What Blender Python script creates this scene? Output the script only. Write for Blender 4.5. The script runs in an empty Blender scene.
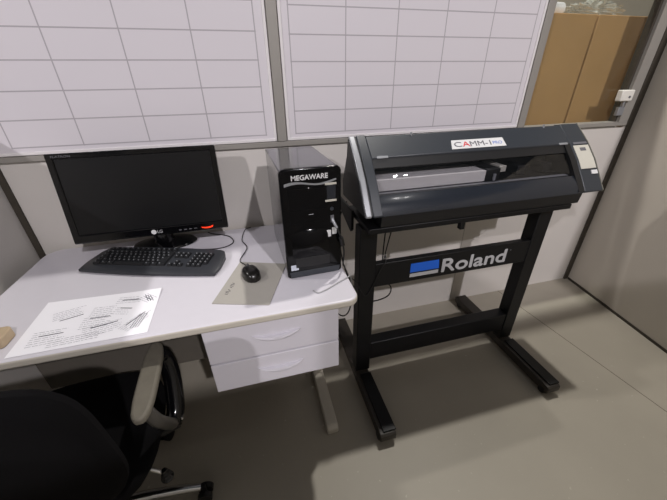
import bpy, bmesh, math, random
from mathutils import Vector, Matrix
random.seed(7)
PI = math.pi
S = bpy.context.scene
COL = S.collection
MATS = {}
WORLD = {}          # object name -> world matrix of the empties

# ------------------------------------------------------------------ materials
def nodes_of(name):
    m = bpy.data.materials.new(name); m.use_nodes = True
    nt = m.node_tree; b = nt.nodes['Principled BSDF']
    return m, nt, b

def srgb(r, g, b):
    f = lambda c: (c/255/12.92) if c/255 <= .04045 else ((c/255+.055)/1.055)**2.4
    return (f(r), f(g), f(b), 1)

def mat(name, rgb, rough=.5, metal=0, noise=.06, scale=30, bump=0, coat=0, spec=.5, alpha=1, trans=0, emit=None, estr=0):
    """principled material with a little procedural colour variation"""
    if name in MATS: return MATS[name]
    m, nt, b = nodes_of(name)
    c = srgb(*rgb)
    N, L = nt.nodes, nt.links
    tc = N.new('ShaderNodeTexCoord'); nz = N.new('ShaderNodeTexNoise')
    nz.inputs['Scale'].default_value = scale; nz.inputs['Detail'].default_value = 4
    L.new(tc.outputs['Object'], nz.inputs['Vector'])
    mx = N.new('ShaderNodeMix'); mx.data_type = 'RGBA'
    lo = tuple(max(0, x*(1-noise)) for x in c[:3])+(1,); hi = tuple(min(1, x*(1+noise)) for x in c[:3])+(1,)
    mx.inputs['A'].default_value = lo; mx.inputs['B'].default_value = hi
    L.new(nz.outputs['Fac'], mx.inputs['Factor']); L.new(mx.outputs['Result'], b.inputs['Base Color'])
    b.inputs['Roughness'].default_value = rough; b.inputs['Metallic'].default_value = metal
    b.inputs['Coat Weight'].default_value = coat; b.inputs['Coat Roughness'].default_value = .08
    b.inputs['Specular IOR Level'].default_value = spec
    b.inputs['Alpha'].default_value = alpha; b.inputs['Transmission Weight'].default_value = trans
    if emit:
        b.inputs['Emission Color'].default_value = srgb(*emit); b.inputs['Emission Strength'].default_value = estr
    if bump:
        bp = N.new('ShaderNodeBump'); bp.inputs['Strength'].default_value = bump; bp.inputs['Distance'].default_value = .002
        n2 = N.new('ShaderNodeTexNoise'); n2.inputs['Scale'].default_value = scale*12
        L.new(tc.outputs['Object'], n2.inputs['Vector']); L.new(n2.outputs['Fac'], bp.inputs['Height']); L.new(bp.outputs['Normal'], b.inputs['Normal'])
    MATS[name] = m
    return m

def lines_material(name, base, ink, xs, zs, halfw, axis='z', clip=None, rough=.4, noise=.03, scale=3, spec=.5, coat=0):
    """a base colour with thin lines at given world x (and z or y) places, the coordinates being the mesh's own"""
    m, nt, b = nodes_of(name); N, L = nt.nodes, nt.links
    tc = N.new('ShaderNodeTexCoord'); sp = N.new('ShaderNodeSeparateXYZ'); L.new(tc.outputs['Object'], sp.inputs[0])
    cur = None
    def line(out, v, w):
        nonlocal cur
        a = N.new('ShaderNodeMath'); a.operation = 'SUBTRACT'; L.new(out, a.inputs[0]); a.inputs[1].default_value = v
        ab = N.new('ShaderNodeMath'); ab.operation = 'ABSOLUTE'; L.new(a.outputs[0], ab.inputs[0])
        lt = N.new('ShaderNodeMath'); lt.operation = 'LESS_THAN'; L.new(ab.outputs[0], lt.inputs[0]); lt.inputs[1].default_value = w
        if cur is None: cur = lt.outputs[0]
        else:
            mm = N.new('ShaderNodeMath'); mm.operation = 'MAXIMUM'; L.new(cur, mm.inputs[0]); L.new(lt.outputs[0], mm.inputs[1]); cur = mm.outputs[0]
    for v in xs: line(sp.outputs['X'], v, halfw)
    for v in zs: line(sp.outputs['Z' if axis == 'z' else 'Y'], v, halfw)
    if clip:
        for out, v, op in ((sp.outputs['X'], clip[0], 'GREATER_THAN'), (sp.outputs['X'], clip[1], 'LESS_THAN'), (sp.outputs['Z'], clip[2], 'GREATER_THAN'), (sp.outputs['Z'], clip[3], 'LESS_THAN')):
            g = N.new('ShaderNodeMath'); g.operation = op; L.new(out, g.inputs[0]); g.inputs[1].default_value = v
            mm = N.new('ShaderNodeMath'); mm.operation = 'MULTIPLY'; L.new(cur, mm.inputs[0]); L.new(g.outputs[0], mm.inputs[1]); cur = mm.outputs[0]
    nz = N.new('ShaderNodeTexNoise'); nz.inputs['Scale'].default_value = scale; nz.inputs['Detail'].default_value = 6
    L.new(tc.outputs['Object'], nz.inputs['Vector'])
    c = srgb(*base)
    mx = N.new('ShaderNodeMix'); mx.data_type = 'RGBA'
    mx.inputs['A'].default_value = tuple(x*(1-noise) for x in c[:3])+(1,); mx.inputs['B'].default_value = tuple(min(1, x*(1+noise)) for x in c[:3])+(1,)
    L.new(nz.outputs['Fac'], mx.inputs['Factor'])
    m2 = N.new('ShaderNodeMix'); m2.data_type = 'RGBA'
    L.new(cur, m2.inputs['Factor']); L.new(mx.outputs['Result'], m2.inputs['A']); m2.inputs['B'].default_value = srgb(*ink)
    L.new(m2.outputs['Result'], b.inputs['Base Color'])
    b.inputs['Roughness'].default_value = rough; b.inputs['Specular IOR Level'].default_value = spec
    b.inputs['Coat Weight'].default_value = coat
    return m

# ------------------------------------------------------------------ mesh helpers
def box(bm, x0, x1, y0, y1, z0, z1, mi=0):
    v = [bm.verts.new((x, y, z)) for x in (x0, x1) for y in (y0, y1) for z in (z0, z1)]
    for f in ((0,1,3,2),(4,6,7,5),(0,4,5,1),(2,3,7,6),(0,2,6,4),(1,5,7,3)):
        fc = bm.faces.new([v[i] for i in f]); fc.material_index = mi
    return bm

def prism_x(bm, x0, x1, yz, mi=0):
    """a y-z outline pushed along x"""
    a = [bm.verts.new((x0, y, z)) for y, z in yz]; b = [bm.verts.new((x1, y, z)) for y, z in yz]
    n = len(yz)
    for f in [a, b[::-1]] + [[a[i], b[i], b[(i+1) % n], a[(i+1) % n]] for i in range(n)]:
        fc = bm.faces.new(f); fc.material_index = mi
    bmesh.ops.recalc_face_normals(bm, faces=bm.faces)
    return bm

def prism_z(bm, xy, z0, z1, mi=0):
    a = [bm.verts.new((x, y, z0)) for x, y in xy]; b = [bm.verts.new((x, y, z1)) for x, y in xy]
    n = len(xy)
    for f in [a, b[::-1]] + [[a[i], b[i], b[(i+1) % n], a[(i+1) % n]] for i in range(n)]:
        fc = bm.faces.new(f); fc.material_index = mi
    bmesh.ops.recalc_face_normals(bm, faces=bm.faces)
    return bm

def prism_y(bm, xz, y0, y1, mi=0):
    a = [bm.verts.new((x, y0, z)) for x, z in xz]; b = [bm.verts.new((x, y1, z)) for x, z in xz]
    n = len(xz)
    for f in [a, b[::-1]] + [[a[i], b[i], b[(i+1) % n], a[(i+1) % n]] for i in range(n)]:
        fc = bm.faces.new(f); fc.material_index = mi
    bmesh.ops.recalc_face_normals(bm, faces=bm.faces)
    return bm

def spline(pts, n=8):
    """Catmull-Rom through the points"""
    P = [Vector(p) for p in pts]; P = [P[0]*2-P[1]] + P + [P[-1]*2-P[-2]]
    out = []
    for i in range(1, len(P)-2):
        for k in range(n):
            t = k/n; a, b, c, d = P[i-1], P[i], P[i+1], P[i+2]
            out.append(.5*((2*b)+(c-a)*t+(2*a-5*b+4*c-d)*t*t+(3*b-a-3*c+d)*t**3))
    out.append(P[-2]); return out

def tube(bm, pts, r, seg=10, mi=0, caps=True):
    """a round tube along points; r a number or one per point"""
    P = [Vector(p) for p in pts]; R = r if isinstance(r, (list, tuple)) else [r]*len(P)
    rings = []; up = Vector((0, 0, 1))
    t0 = (P[1]-P[0]).normalized()
    if abs(t0.dot(up)) > .95: up = Vector((1, 0, 0))
    u = t0.cross(up).normalized()
    for i, p in enumerate(P):
        t = (P[min(i+1, len(P)-1)]-P[max(i-1, 0)]).normalized()
        u = (u-t*u.dot(t)).normalized(); w = t.cross(u)
        rings.append([bm.verts.new(p+(u*math.cos(2*PI*k/seg)+w*math.sin(2*PI*k/seg))*R[i]) for k in range(seg)])
    for a, b in zip(rings, rings[1:]):
        for k in range(seg):
            f = bm.faces.new([a[k], a[(k+1) % seg], b[(k+1) % seg], b[k]]); f.material_index = mi
    if caps:
        bm.faces.new(rings[0][::-1]).material_index = mi; bm.faces.new(rings[-1]).material_index = mi
    bmesh.ops.recalc_face_normals(bm, faces=bm.faces)
    return bm

def lathe(bm, prof, c=(0, 0, 0), seg=28, axis='z', mi=0):
    """profile of (radius, height) turned about an axis"""
    rings = []; c = Vector(c)
    for r, h in prof:
        ring = []
        for k in range(seg):
            a = 2*PI*k/seg; x, y = r*math.cos(a), r*math.sin(a)
            p = {'z': (x, y, h), 'x': (h, x, y), 'y': (x, h, y)}[axis]
            ring.append(bm.verts.new(c+Vector(p)))
        rings.append(ring)
    for a, b in zip(rings, rings[1:]):
        for k in range(seg):
            f = bm.faces.new([a[k], a[(k+1) % seg], b[(k+1) % seg], b[k]]); f.material_index = mi
    bm.faces.new(rings[0][::-1]).material_index = mi; bm.faces.new(rings[-1]).material_index = mi
    bmesh.ops.recalc_face_normals(bm, faces=bm.faces)
    return bm

def NB(): return bmesh.new()

def obj(name, bm, m, parent=None, bevel=0, seg=2, smooth=True, subsurf=0, local=False):
    """link a bmesh as one mesh object; its points are given in the world unless local"""
    me = bpy.data.meshes.new(name)
    bmesh.ops.recalc_face_normals(bm, faces=bm.faces)
    bm.to_mesh(me); bm.free()
    o = bpy.data.objects.new(name, me); COL.objects.link(o)
    for mm in (m if isinstance(m, (list, tuple)) else [m]): me.materials.append(mm)
    if parent is not None:
        o.parent = parent
        w = WORLD.get(parent.name, Matrix.Identity(4))
        if not local: me.transform(w.inverted())
    WORLD[o.name] = WORLD.get(parent.name, Matrix.Identity(4)) if parent else Matrix.Identity(4)
    if smooth:
        for p in me.polygons: p.use_smooth = True
        md = None
    if bevel:
        b = o.modifiers.new('edge', 'BEVEL'); b.width = bevel; b.segments = seg; b.limit_method = 'ANGLE'; b.angle_limit = math.radians(35)
        b.harden_normals = False
    if subsurf:
        s = o.modifiers.new('sub', 'SUBSURF'); s.levels = subsurf; s.render_levels = subsurf
    if smooth and not subsurf:
        me.set_sharp_from_angle(angle=math.radians(40))
    return o

def tag(o, label, cat, group=None):
    o['label'] = label; o['category'] = cat
    if group: o['group'] = group
    return o

def thing(name, label, cat, loc, rotz=0, group=None):
    o = bpy.data.objects.new(name, None); COL.objects.link(o)
    o.empty_display_size = .05
    o.location = loc; o.rotation_euler = (0, 0, rotz)
    WORLD[o.name] = Matrix.Translation(loc) @ Matrix.Rotation(rotz, 4, 'Z')
    return tag(o, label, cat, group)

def struct(name, bm, m, bevel=0):
    o = obj(name, bm, m, None, bevel); o['kind'] = 'structure'; return o

def lettering(name, s, m, parent, origin, xdir, ydir, height, width=None, depth=.0008, bold=0, italic=0, local=False, spacing=1.0, fat=0):
    """flat raised letters: origin is the lower left corner of the text, xdir along it, ydir up it"""
    cu = bpy.data.curves.new(name, 'FONT'); cu.body = s; cu.size = 1; cu.extrude = .0; cu.offset = bold; cu.shear = italic; cu.space_character = spacing
    cu.resolution_u = 6
    t = bpy.data.objects.new(name, cu); COL.objects.link(t)
    dg = bpy.context.evaluated_depsgraph_get(); dg.update()
    me = bpy.data.meshes.new_from_object(t.evaluated_get(dg))
    COL.objects.unlink(t); bpy.data.objects.remove(t)
    xs = [v.co.x for v in me.vertices]; ys = [v.co.y for v in me.vertices]
    x0, x1, y0, y1 = min(xs), max(xs), min(ys), max(ys)
    sy = height/(y1-y0); sx = width/(x1-x0) if width else sy
    X = Vector(xdir).normalized(); Y = Vector(ydir).normalized(); Z = X.cross(Y).normalized()
    bm = NB(); bm.from_mesh(me); bpy.data.meshes.remove(me)
    r = bmesh.ops.extrude_face_region(bm, geom=bm.faces[:])
    for v in [e for e in r['geom'] if isinstance(e, bmesh.types.BMVert)]: v.co.z += 1
    for v in bm.verts:
        p = Vector(origin)+X*((v.co.x-x0)*sx)+Y*((v.co.y-y0)*sy)+Z*(v.co.z*depth)
        v.co = p
    if fat:                                       # heavier strokes: the same letters laid a hair apart
        base = bm.copy(); tmp = bpy.data.meshes.new('tmp')
        for k, (dx, dy) in enumerate(((fat, 0), (-fat, 0), (0, fat), (0, -fat))):
            b2 = base.copy()
            for v in b2.verts: v.co += X*dx+Y*dy+Z*(.00012*(k+1))
            b2.to_mesh(tmp); bm.from_mesh(tmp); b2.free()
        base.free(); bpy.data.meshes.remove(tmp)
    return obj(name, bm, m, parent, smooth=False, local=local)

# ------------------------------------------------------------------ palette
WHITE = mat('white laminate', (203, 200, 207), .32, noise=.02, spec=.4)
EDGE = mat('desk edge band', (190, 184, 172), .45, noise=.05)
BOARDFR = mat('white board frame', (226, 222, 222), .35, noise=.02)
ALU = mat('grey aluminium profile', (150, 146, 140), .5, .15, noise=.04)
DARKSTRIP = mat('dark corner strip', (58, 52, 44), .7, noise=.35, scale=40)
WALLM = lines_material('wall panel', (206, 201, 196), (168, 164, 158), [-1.03], [], .003, rough=.5, noise=.03)
WALLR = mat('partition panel beige', (180, 173, 162), .5, noise=.03, scale=2)
WALLL = mat('partition panel grey', (188, 184, 180), .5, noise=.03, scale=2)
FLOORM = None
BLK = mat('black plastic', (15, 15, 17), .42, noise=.15)
BLKG = mat('glossy black plastic', (8, 8, 10), .12, noise=.1)
BLKM = mat('black painted steel', (12, 12, 14), .45, noise=.2, scale=60, spec=.3)
FOOTM = mat('worn black steel', (50, 45, 40), .5, noise=.35, scale=25)
SLATE = mat('slate grey plastic', (44, 48, 54), .38, noise=.08, scale=60, bump=.05)
SLATEG = mat('blue black glossy plastic', (28, 32, 40), .25, noise=.1, coat=.3)
SILVER = mat('silver paint', (150, 152, 156), .35, .4, noise=.05)
PANELW = mat('pale panel plastic', (186, 183, 172), .5, noise=.03)
CASE = mat('tower case steel', (56, 56, 60), .22, 0, noise=.08, coat=.5)
SCREEN = mat('screen', (14, 14, 16), .28, noise=.05, spec=.4)
CHROME = mat('chrome', (205, 205, 205), .15, 1, noise=.03)
FABRIC = mat('black fabric', (10, 9, 11), .95, noise=.3, scale=200, bump=.6, spec=.15)
ARMPAD = mat('worn grey arm pad', (104, 99, 88), .7, noise=.2, scale=40, bump=.15)
ARMBAR = mat('grey arm strut', (66, 63, 58), .45, noise=.15)
PAPER = mat('paper', (236, 235, 240), .8, noise=.01, spec=.2)
INK = mat('grey ink', (120, 120, 130), .8, noise=.1, spec=.1)
INKD = mat('dark ink', (60, 60, 70), .8, noise=.1, spec=.1)
PADM = mat('mouse pad', (160, 156, 149), .6, noise=.03)
BLUE = mat('blue print', (25, 95, 205), .5, noise=.03)
WHITEP = mat('white print', (205, 205, 205), .5, noise=.03)
SILVERP = mat('light grey print', (172, 172, 174), .5, noise=.03)
REDP = mat('red print', (200, 50, 60), .5, noise=.03)
GREYP = mat('grey print', (95, 95, 100), .5, noise=.03)
BLUEP = mat('pale blue print', (120, 140, 200), .5, noise=.03)
LED = mat('red power light', (200, 40, 15), .4, emit=(255, 55, 20), estr=1.4)
CARD = mat('brown board', (176, 136, 88), .75, noise=.12, scale=6, bump=.1)
WOODM = mat('pale wood', (176, 156, 128), .6, noise=.15, scale=25)
CORD = mat('black cord', (18, 18, 18), .5, noise=.1)
CORDG = mat('grey cord', (150, 150, 152), .5, noise=.05)

def glass_mat(name, tint, mixf, rough=.03):
    m = bpy.data.materials.new(name); m.use_nodes = True; nt = m.node_tree; N, L = nt.nodes, nt.links
    N.remove(N['Principled BSDF'])
    tr = N.new('ShaderNodeBsdfTransparent'); tr.inputs[0].default_value = tint
    gl = N.new('ShaderNodeBsdfGlossy'); gl.inputs['Roughness'].default_value = rough
    nz = N.new('ShaderNodeTexNoise'); nz.inputs['Scale'].default_value = 8
    ml = N.new('ShaderNodeMath'); ml.operation = 'MULTIPLY_ADD'; ml.inputs[1].default_value = .04; ml.inputs[2].default_value = mixf
    L.new(nz.outputs['Fac'], ml.inputs[0])
    mx = N.new('ShaderNodeMixShader'); L.new(ml.outputs[0], mx.inputs[0]); L.new(tr.outputs[0], mx.inputs[1]); L.new(gl.outputs[0], mx.inputs[2])
    L.new(mx.outputs[0], N['Material Output'].inputs['Surface'])
    return m
GLASS = glass_mat('window glass', (.93, .95, .93, 1), .03)
SMOKE = glass_mat('smoked cover', (.86, .86, .88, 1), .03, .02)
FILM = mat('plastic film', (222, 222, 216), .25, noise=.1, scale=12, alpha=.55)

# ------------------------------------------------------------------ the setting
def floor_material():
    m, nt, b = nodes_of('screeded floor'); N, L = nt.nodes, nt.links
    tc = N.new('ShaderNodeTexCoord'); sp = N.new('ShaderNodeSeparateXYZ'); L.new(tc.outputs['Object'], sp.inputs[0])
    # control joint running away from the wall, and its sister a slab further left
    def joint(x):
        a = N.new('ShaderNodeMath'); a.operation = 'MULTIPLY_ADD'; L.new(sp.outputs['Y'], a.inputs[0]); a.inputs[1].default_value = .087; L.new(sp.outputs['X'], a.inputs[2])
        s = N.new('ShaderNodeMath'); s.operation = 'SUBTRACT'; L.new(a.outputs[0], s.inputs[0]); s.inputs[1].default_value = x
        ab = N.new('ShaderNodeMath'); ab.operation = 'ABSOLUTE'; L.new(s.outputs[0], ab.inputs[0])
        lt = N.new('ShaderNodeMath'); lt.operation = 'LESS_THAN'; L.new(ab.outputs[0], lt.inputs[0]); lt.inputs[1].default_value = .0022
        return lt
    j1 = joint(-.63)
    n1 = N.new('ShaderNodeTexNoise'); n1.inputs['Scale'].default_value = 2.2; n1.inputs['Detail'].default_value = 6
    n2 = N.new('ShaderNodeTexNoise'); n2.inputs['Scale'].default_value = 55; n2.inputs['Detail'].default_value = 3
    for n in (n1, n2): L.new(tc.outputs['Object'], n.inputs['Vector'])
    mx = N.new('ShaderNodeMix'); mx.data_type = 'RGBA'; mx.inputs['A'].default_value = srgb(150, 144, 132); mx.inputs['B'].default_value = srgb(172, 165, 152)
    L.new(n1.outputs['Fac'], mx.inputs['Factor'])
    rp = N.new('ShaderNodeValToRGB'); rp.color_ramp.elements[0].position = .70; rp.color_ramp.elements[1].position = .78
    L.new(n2.outputs['Fac'], rp.inputs[0])
    m3 = N.new('ShaderNodeMix'); m3.data_type = 'RGBA'; L.new(rp.outputs['Color'], m3.inputs['Factor']); L.new(mx.outputs['Result'], m3.inputs['A']); m3.inputs['B'].default_value = srgb(190, 184, 172)
    m2 = N.new('ShaderNodeMix'); m2.data_type = 'RGBA'; L.new(j1.outputs[0], m2.inputs['Factor']); L.new(m3.outputs['Result'], m2.inputs['A']); m2.inputs['B'].default_value = srgb(86, 80, 70)
    L.new(m2.outputs['Result'], b.inputs['Base Color'])
    b.inputs['Roughness'].default_value = .5; b.inputs['Specular IOR Level'].default_value = .35
    return m

WT = 1.95                       # the office partition stops at this height, the hall goes on above it
struct('floor', box(NB(), -8, 5, -6, 6, -.06, 0), floor_material())
bm = NB()
box(bm, -3.21, 0.0, 0, .06, 0, 1.10)
box(bm, -3.21, -.805, 0, .06, 1.10, WT)
box(bm, -.805, 0.0, 0, .06, 1.86, WT)
box(bm, -.051, 0.0, 0, .06, 1.10, 1.86)
struct('wall_back', bm, WALLM)
RW = Vector((-.132, -.747, 0)).normalized(); RN = Vector((-RW.y, RW.x, 0))   # right wall runs a little askew
if RN.x < 0: RN = -RN
def rw_prism(bm, d0, d1, n0, n1, z0, z1):
    q = [RW*d0+RN*n0, RW*d1+RN*n0, RW*d1+RN*n1, RW*d0+RN*n1]
    return prism_z(bm, [(p.x, p.y) for p in q], z0, z1)
struct('wall_right', rw_prism(NB(), 0, 2.46, 0.0, .06, 0, WT), WALLR)
struct('baseboard_right', rw_prism(NB(), .02, 2.40, -.006, -.0005, 0, .016), DARKSTRIP)
struct('wall_left', prism_x(NB(), -3.27, -3.21, [(.06, 0), (.06, 1.25), (-1.85, 1.25), (-1.85, WT), (-2.37, WT), (-2.37, 0)]), WALLL)  # unseen taller end is shaped to keep a hall lamp off the floor
struct('wall_front', box(NB(), -3.27, -.38, -2.43, -2.3705, 0, WT), WALLL)
bm = NB(); box(bm, -3.2095, -3.188, -.012, -.0005, 0, WT); struct('trim_1', bm, DARKSTRIP)
bm = NB(); box(bm, -.034, -.003, -.014, -.0005, 0, 1.112); box(bm, -.05, -.003, -.014, -.0005, 1.1125, WT); struct('trim_2', bm, DARKSTRIP)
# aluminium rail and posts that hold the boards and the window
struct('trim_3', box(NB(), -3.187, -.036, -.012, -.0005, 1.112, 1.134), ALU, .002)
struct('trim_4', box(NB(), -2.126, -2.085, -.016, -.0005, 1.1345, WT), ALU, .002)
struct('trim_5', box(NB(), -.842, -.806, -.016, -.0005, 1.1345, WT), ALU, .002)
# window beside the boards
wn = NB()
box(wn, -.805, -.12, .0, .045, 1.1005, 1.135); box(wn, -.805, -.12, .0, .045, 1.825, 1.86)
box(wn, -.805, -.785, .0, .045, 1.135, 1.825); box(wn, -.12, -.0515, -.012, .045, 1.1345, 1.86)
w1 = struct('window_1', wn, ALU)
gk = obj('gasket', box(NB(), -.136, -.1205, .004, .04, 1.136, 1.824), DARKSTRIP, w1)
gp = obj('pane', box(NB(), -.785, -.1365, .02, .025, 1.136, 1.824), GLASS, w1)
# hall beyond the partition
struct('wall_hall', box(NB(), -6, 6, 4.0, 4.1, 0, 3.4), mat('hall wall', (176, 165, 148), .7, noise=.05, scale=1))

# ------------------------------------------------------------------ whiteboards
def whiteboard(x0, x1, gx, pitch, label):
    t = thing('whiteboard', label, 'whiteboard', ((x0+x1)/2, -.001, 1.136), 0, 'gridded whiteboards on the wall')
    z0, z1 = 1.136, 1.895
    fw = .012
    rows = [1.164+pitch*k for k in range(8)]
    cx, cz = (x0+x1)/2, z0
    gm = lines_material('gridded board', (216, 211, 216), (172, 167, 172), [g-cx for g in gx], [r-1.136 for r in rows], .0022, clip=(gx[0]-cx-.003, gx[-1]-cx+.003, rows[0]-1.136-.003, rows[-1]-1.136+.003), rough=.3, noise=.02, scale=2, spec=.4)
    # the panel with its ruled grid
    obj('panel', box(NB(), x0+fw, x1-fw, -.008, -.001, z0+fw, z1-fw), gm, t)
    bm = NB()
    o = [(x0, z0), (x1, z0), (x1, z1), (x0, z1)]; i = [(x0+fw, z0+fw), (x1-fw, z0+fw), (x1-fw, z1-fw), (x0+fw, z1-fw)]
    for y0, y1 in ((-.013, -.0012),):
        vo = [[bm.verts.new((x, y, z)) for x, z in o] for y in (y0, y1)]; vi = [[bm.verts.new((x, y, z)) for x, z in i] for y in (y0, y1)]
        for k in range(4):
            n = (k+1) % 4
            bm.faces.new([vo[0][k], vo[0][n], vi[0][n], vi[0][k]]); bm.faces.new([vo[1][k], vo[1][n], vi[1][n], vi[1][k]])
            bm.faces.new([vo[0][k], vo[0][n], vo[1][n], vo[1][k]]); bm.faces.new([vi[0][k], vi[0][n], vi[1][n], vi[1][k]])
    obj('frame', bm, BOARDFR, t, .002)
    return t
whiteboard(-3.186, -2.129, [-3.115, -2.879, -2.643, -2.406, -2.174], .0945, 'white gridded board on the wall above the computer monitor')
whiteboard(-2.082, -.845, [-2.042, -1.81, -1.581, -1.353, -1.118, -.885], .0927, 'white gridded board on the wall above the vinyl cutter')

# ------------------------------------------------------------------ seen through the window
def carton(x0, x1, label):
    t = thing('wooden_cabinet', label, 'cabinet', ((x0+x1)/2, .16, 0), 0, 'brown cabinets behind the window')
    bm = NB(); box(bm, x0, x1, .162, .55, 0, 1.66); obj('body', bm, CARD, t)
    bm = NB(); box(bm, x0+.004, x1-.004, .146, .162, .03, 1.664); obj('door', bm, CARD, t, .003)
carton(-.93, -.344, 'plain brown cabinet front behind the window, beside the right gridded board')
carton(-.338, .26, 'plain brown cabinet front behind the window, beside the white wall latch')
t = thing('plastic_bag', 'crumpled clear plastic bag on top of the brown cabinets', 'bag', (-.2, .3, 1.664))
bm = NB(); bmesh.ops.create_icosphere(bm, subdivisions=5, radius=1)
for v in bm.verts:
    n = v.co.normalized()
    w = 1+.18*math.sin(9*n.x+4*n.z)+.12*math.sin(17*n.y-11*n.x)+.1*math.sin(23*n.z+13*n.x)+.06*math.sin(41*n.x*n.y)
    v.co = Vector((-.20+n.x*.15*w, .33+n.y*.10*w, max(1.666, 1.70+n.z*.05*w)))
obj('film', bm, FILM, t)
tag(obj('paper_roll', lathe(NB(), [(.002, -.09), (.03, -.09), (.03, .09), (.002, .09)], (-.60, .24, 1.696), 32, 'x'), PAPER), 'short white roll on top of the brown cabinet behind the window', 'roll')
t = thing('window_latch', 'small white latch box on the right window post', 'latch', (-.155, 0, 1.22))
obj('housing', box(NB(), -.2, -.112, -.03, .003, 1.247, 1.304), mat('white latch plastic', (225, 222, 215), .4), t, .005)
obj('screw', lathe(NB(), [(.0005, -.033), (.006, -.033), (.007, -.0305), (.0005, -.0305)], (-.14, 0, 1.268), 14, 'y'), GREYP, t)
obj('bracket', box(NB(), -.165, -.119, -.016, .002, 1.17, 1.215), SILVER, t, .003)
obj('bolt', box(NB(), -.15, -.14, -.02, -.004, 1.215, 1.2475), SILVER, t, .002)

# ------------------------------------------------------------------ desk
DZ = .74
desk = thing('desk', 'white office desk with drawers beside the vinyl cutter', 'desk', (-2.55, -.36, 0))
def rounded_rect(x0, x1, y0, y1, rs, n=8):
    """corner radii for (x0,y0),(x1,y0),(x1,y1),(x0,y1)"""
    out = []
    for (cx, cy, sx, sy, a0), r in zip(((x0, y0, 1, 1, PI), (x1, y0, -1, 1, 1.5*PI), (x1, y1, -1, -1, 0), (x0, y1, 1, -1, .5*PI)), rs):
        for k in range(n+1):
            a = a0+k/n*PI/2; out.append((cx+sx*r+r*math.cos(a), cy+sy*r+r*math.sin(a)))
    return out
bm = prism_z(NB(), rounded_rect(-3.155, -1.968, -.712, -.02, (.03, .04, .03, .07)), .712, DZ)
for f in bm.faces:
    if abs(f.normal.z) < .5: f.material_index = 1
obj('tabletop', bm, [WHITE, EDGE], desk, .008, 4)
obj('carcass', box(NB(), -2.474, -2.04, -.634, -.16, .415, .7115), WHITE, desk, .002)
def drawer(z0, z1):
    d = obj('drawer', box(NB(), -2.478, -2.036, -.684, -.6345, z0, z1), WHITE, desk, .002)
    xc, zc = -2.25, (z0+z1)/2+.004
    bm = NB(); n = 18
    # a crescent grip standing out of the front
    top, bot = [], []
    for k in range(n+1):
        u = -1+2*k/n; x = xc+u*.082
        bot.append((x, zc-.017+.026*u*u)); top.append((x, zc+.001+.010*u*u))
    fr = []
    rows = []
    for k in range(n+1):
        u = -1+2*k/n; d_ = .0005+.017*(1-u*u)**.6
        (xb, zb), (xt, zt) = bot[k], top[k]
        rows.append([bm.verts.new((xb, -.6842, zb)), bm.verts.new((xb, -.684-d_*.8, zb+.001)), bm.verts.new((xb, -.684-d_, (zb+zt)/2)), bm.verts.new((xt, -.684-d_*.85, zt)), bm.verts.new((xt, -.6842, zt))])
    for a, b in zip(rows, rows[1:]):
        for k in range(4): bm.faces.new([a[k], a[k+1], b[k+1], b[k]])
        bm.faces.new([a[4], a[0], b[0], b[4]])
    bm.faces.new(rows[0]); bm.faces.new(rows[-1][::-1])
    obj('handle', bm, WHITE, d)
drawer(.551, .706); drawer(.415, .543)
obj('modesty_panel', box(NB(), -3.07, -2.48, -.495, -.48, .40, .7115), mat('grey brown panel', (92, 87, 80), .6), desk, .002)
for x in (-2.066, -3.1):
    l = obj('leg', box(NB(), x-.018, x+.018, -.39, -.33, .05, .7115), EDGE, desk, .004)
    bm = prism_x(NB(), x-.026, x+.026, [(-.695, .0), (-.695, .03), (-.68, .044), (-.3, .052), (-.07, .044), (-.06, .03), (-.06, 0)])
    obj('foot', bm, EDGE, l, .008, 3)
cb = NB(); lathe(cb, [(.001, 0), (.011, 0), (.011, .012), (.001, .012)], (-2.0255, -.6, .69), 16, 'x'); obj('cable_clip', cb, BLK, desk)

# ------------------------------------------------------------------ monitor
mon = thing('monitor', 'black computer monitor standing on the white desk', 'monitor', (-2.67, -.13, DZ))
TILT = math.atan2(.055, .336)
MO = Vector((-2.675, -.19, .824))              # lower front edge
MX = Vector((1, 0, 0)); MY = Vector((0, math.sin(TILT), math.cos(TILT))); MZ = MX.cross(MY)   # MZ looks at the viewer
def mon_pt(u, v, d): return MO+MX*u+MY*v+MZ*d
def mon_box(bm, u0, u1, v0, v1, d0, d1):
    v = [bm.verts.new(mon_pt(u, w, d)) for u in (u0, u1) for w in (v0, v1) for d in (d0, d1)]
    for f in ((0,1,3,2),(4,6,7,5),(0,4,5,1),(2,3,7,6),(0,2,6,4),(1,5,7,3)): bm.faces.new([v[i] for i in f])
    return bm
HW, MH = .2875, .338
bm = NB()
o = [(-HW, 0), (HW, 0), (HW, MH), (-HW, MH)]; i = [(-HW+.022, .034), (HW-.022, .034), (HW-.022, MH-.02), (-HW+.022, MH-.02)]
vo0 = [bm.verts.new(mon_pt(u, v, 0)) for u, v in o]; vo1 = [bm.verts.new(mon_pt(u, v, -.03)) for u, v in o]
vi0 = [bm.verts.new(mon_pt(u, v, -.001)) for u, v in i]; vi1 = [bm.verts.new(mon_pt(u, v, -.012)) for u, v in i]
for k in range(4):
    n = (k+1) % 4
    bm.faces.new([vo0[k], vo0[n], vi0[n], vi0[k]]); bm.faces.new([vo0[k], vo0[n], vo1[n], vo1[k]]); bm.faces.new([vi0[k], vi0[n], vi1[n], vi1[k]])
bm.faces.new(vo1)
obj('bezel', bm, BLKG, mon, .004, 3)
obj('screen', mon_box(NB(), -HW+.0225, HW-.0225, .0345, MH-.0205, -.028, -.0055), SCREEN, mon)
bm = NB()
a = [bm.verts.new(mon_pt(u, v, -.0302)) for u, v in ((-HW+.006, .006), (HW-.006, .006), (HW-.006, MH-.006), (-HW+.006, MH-.006))]
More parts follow.
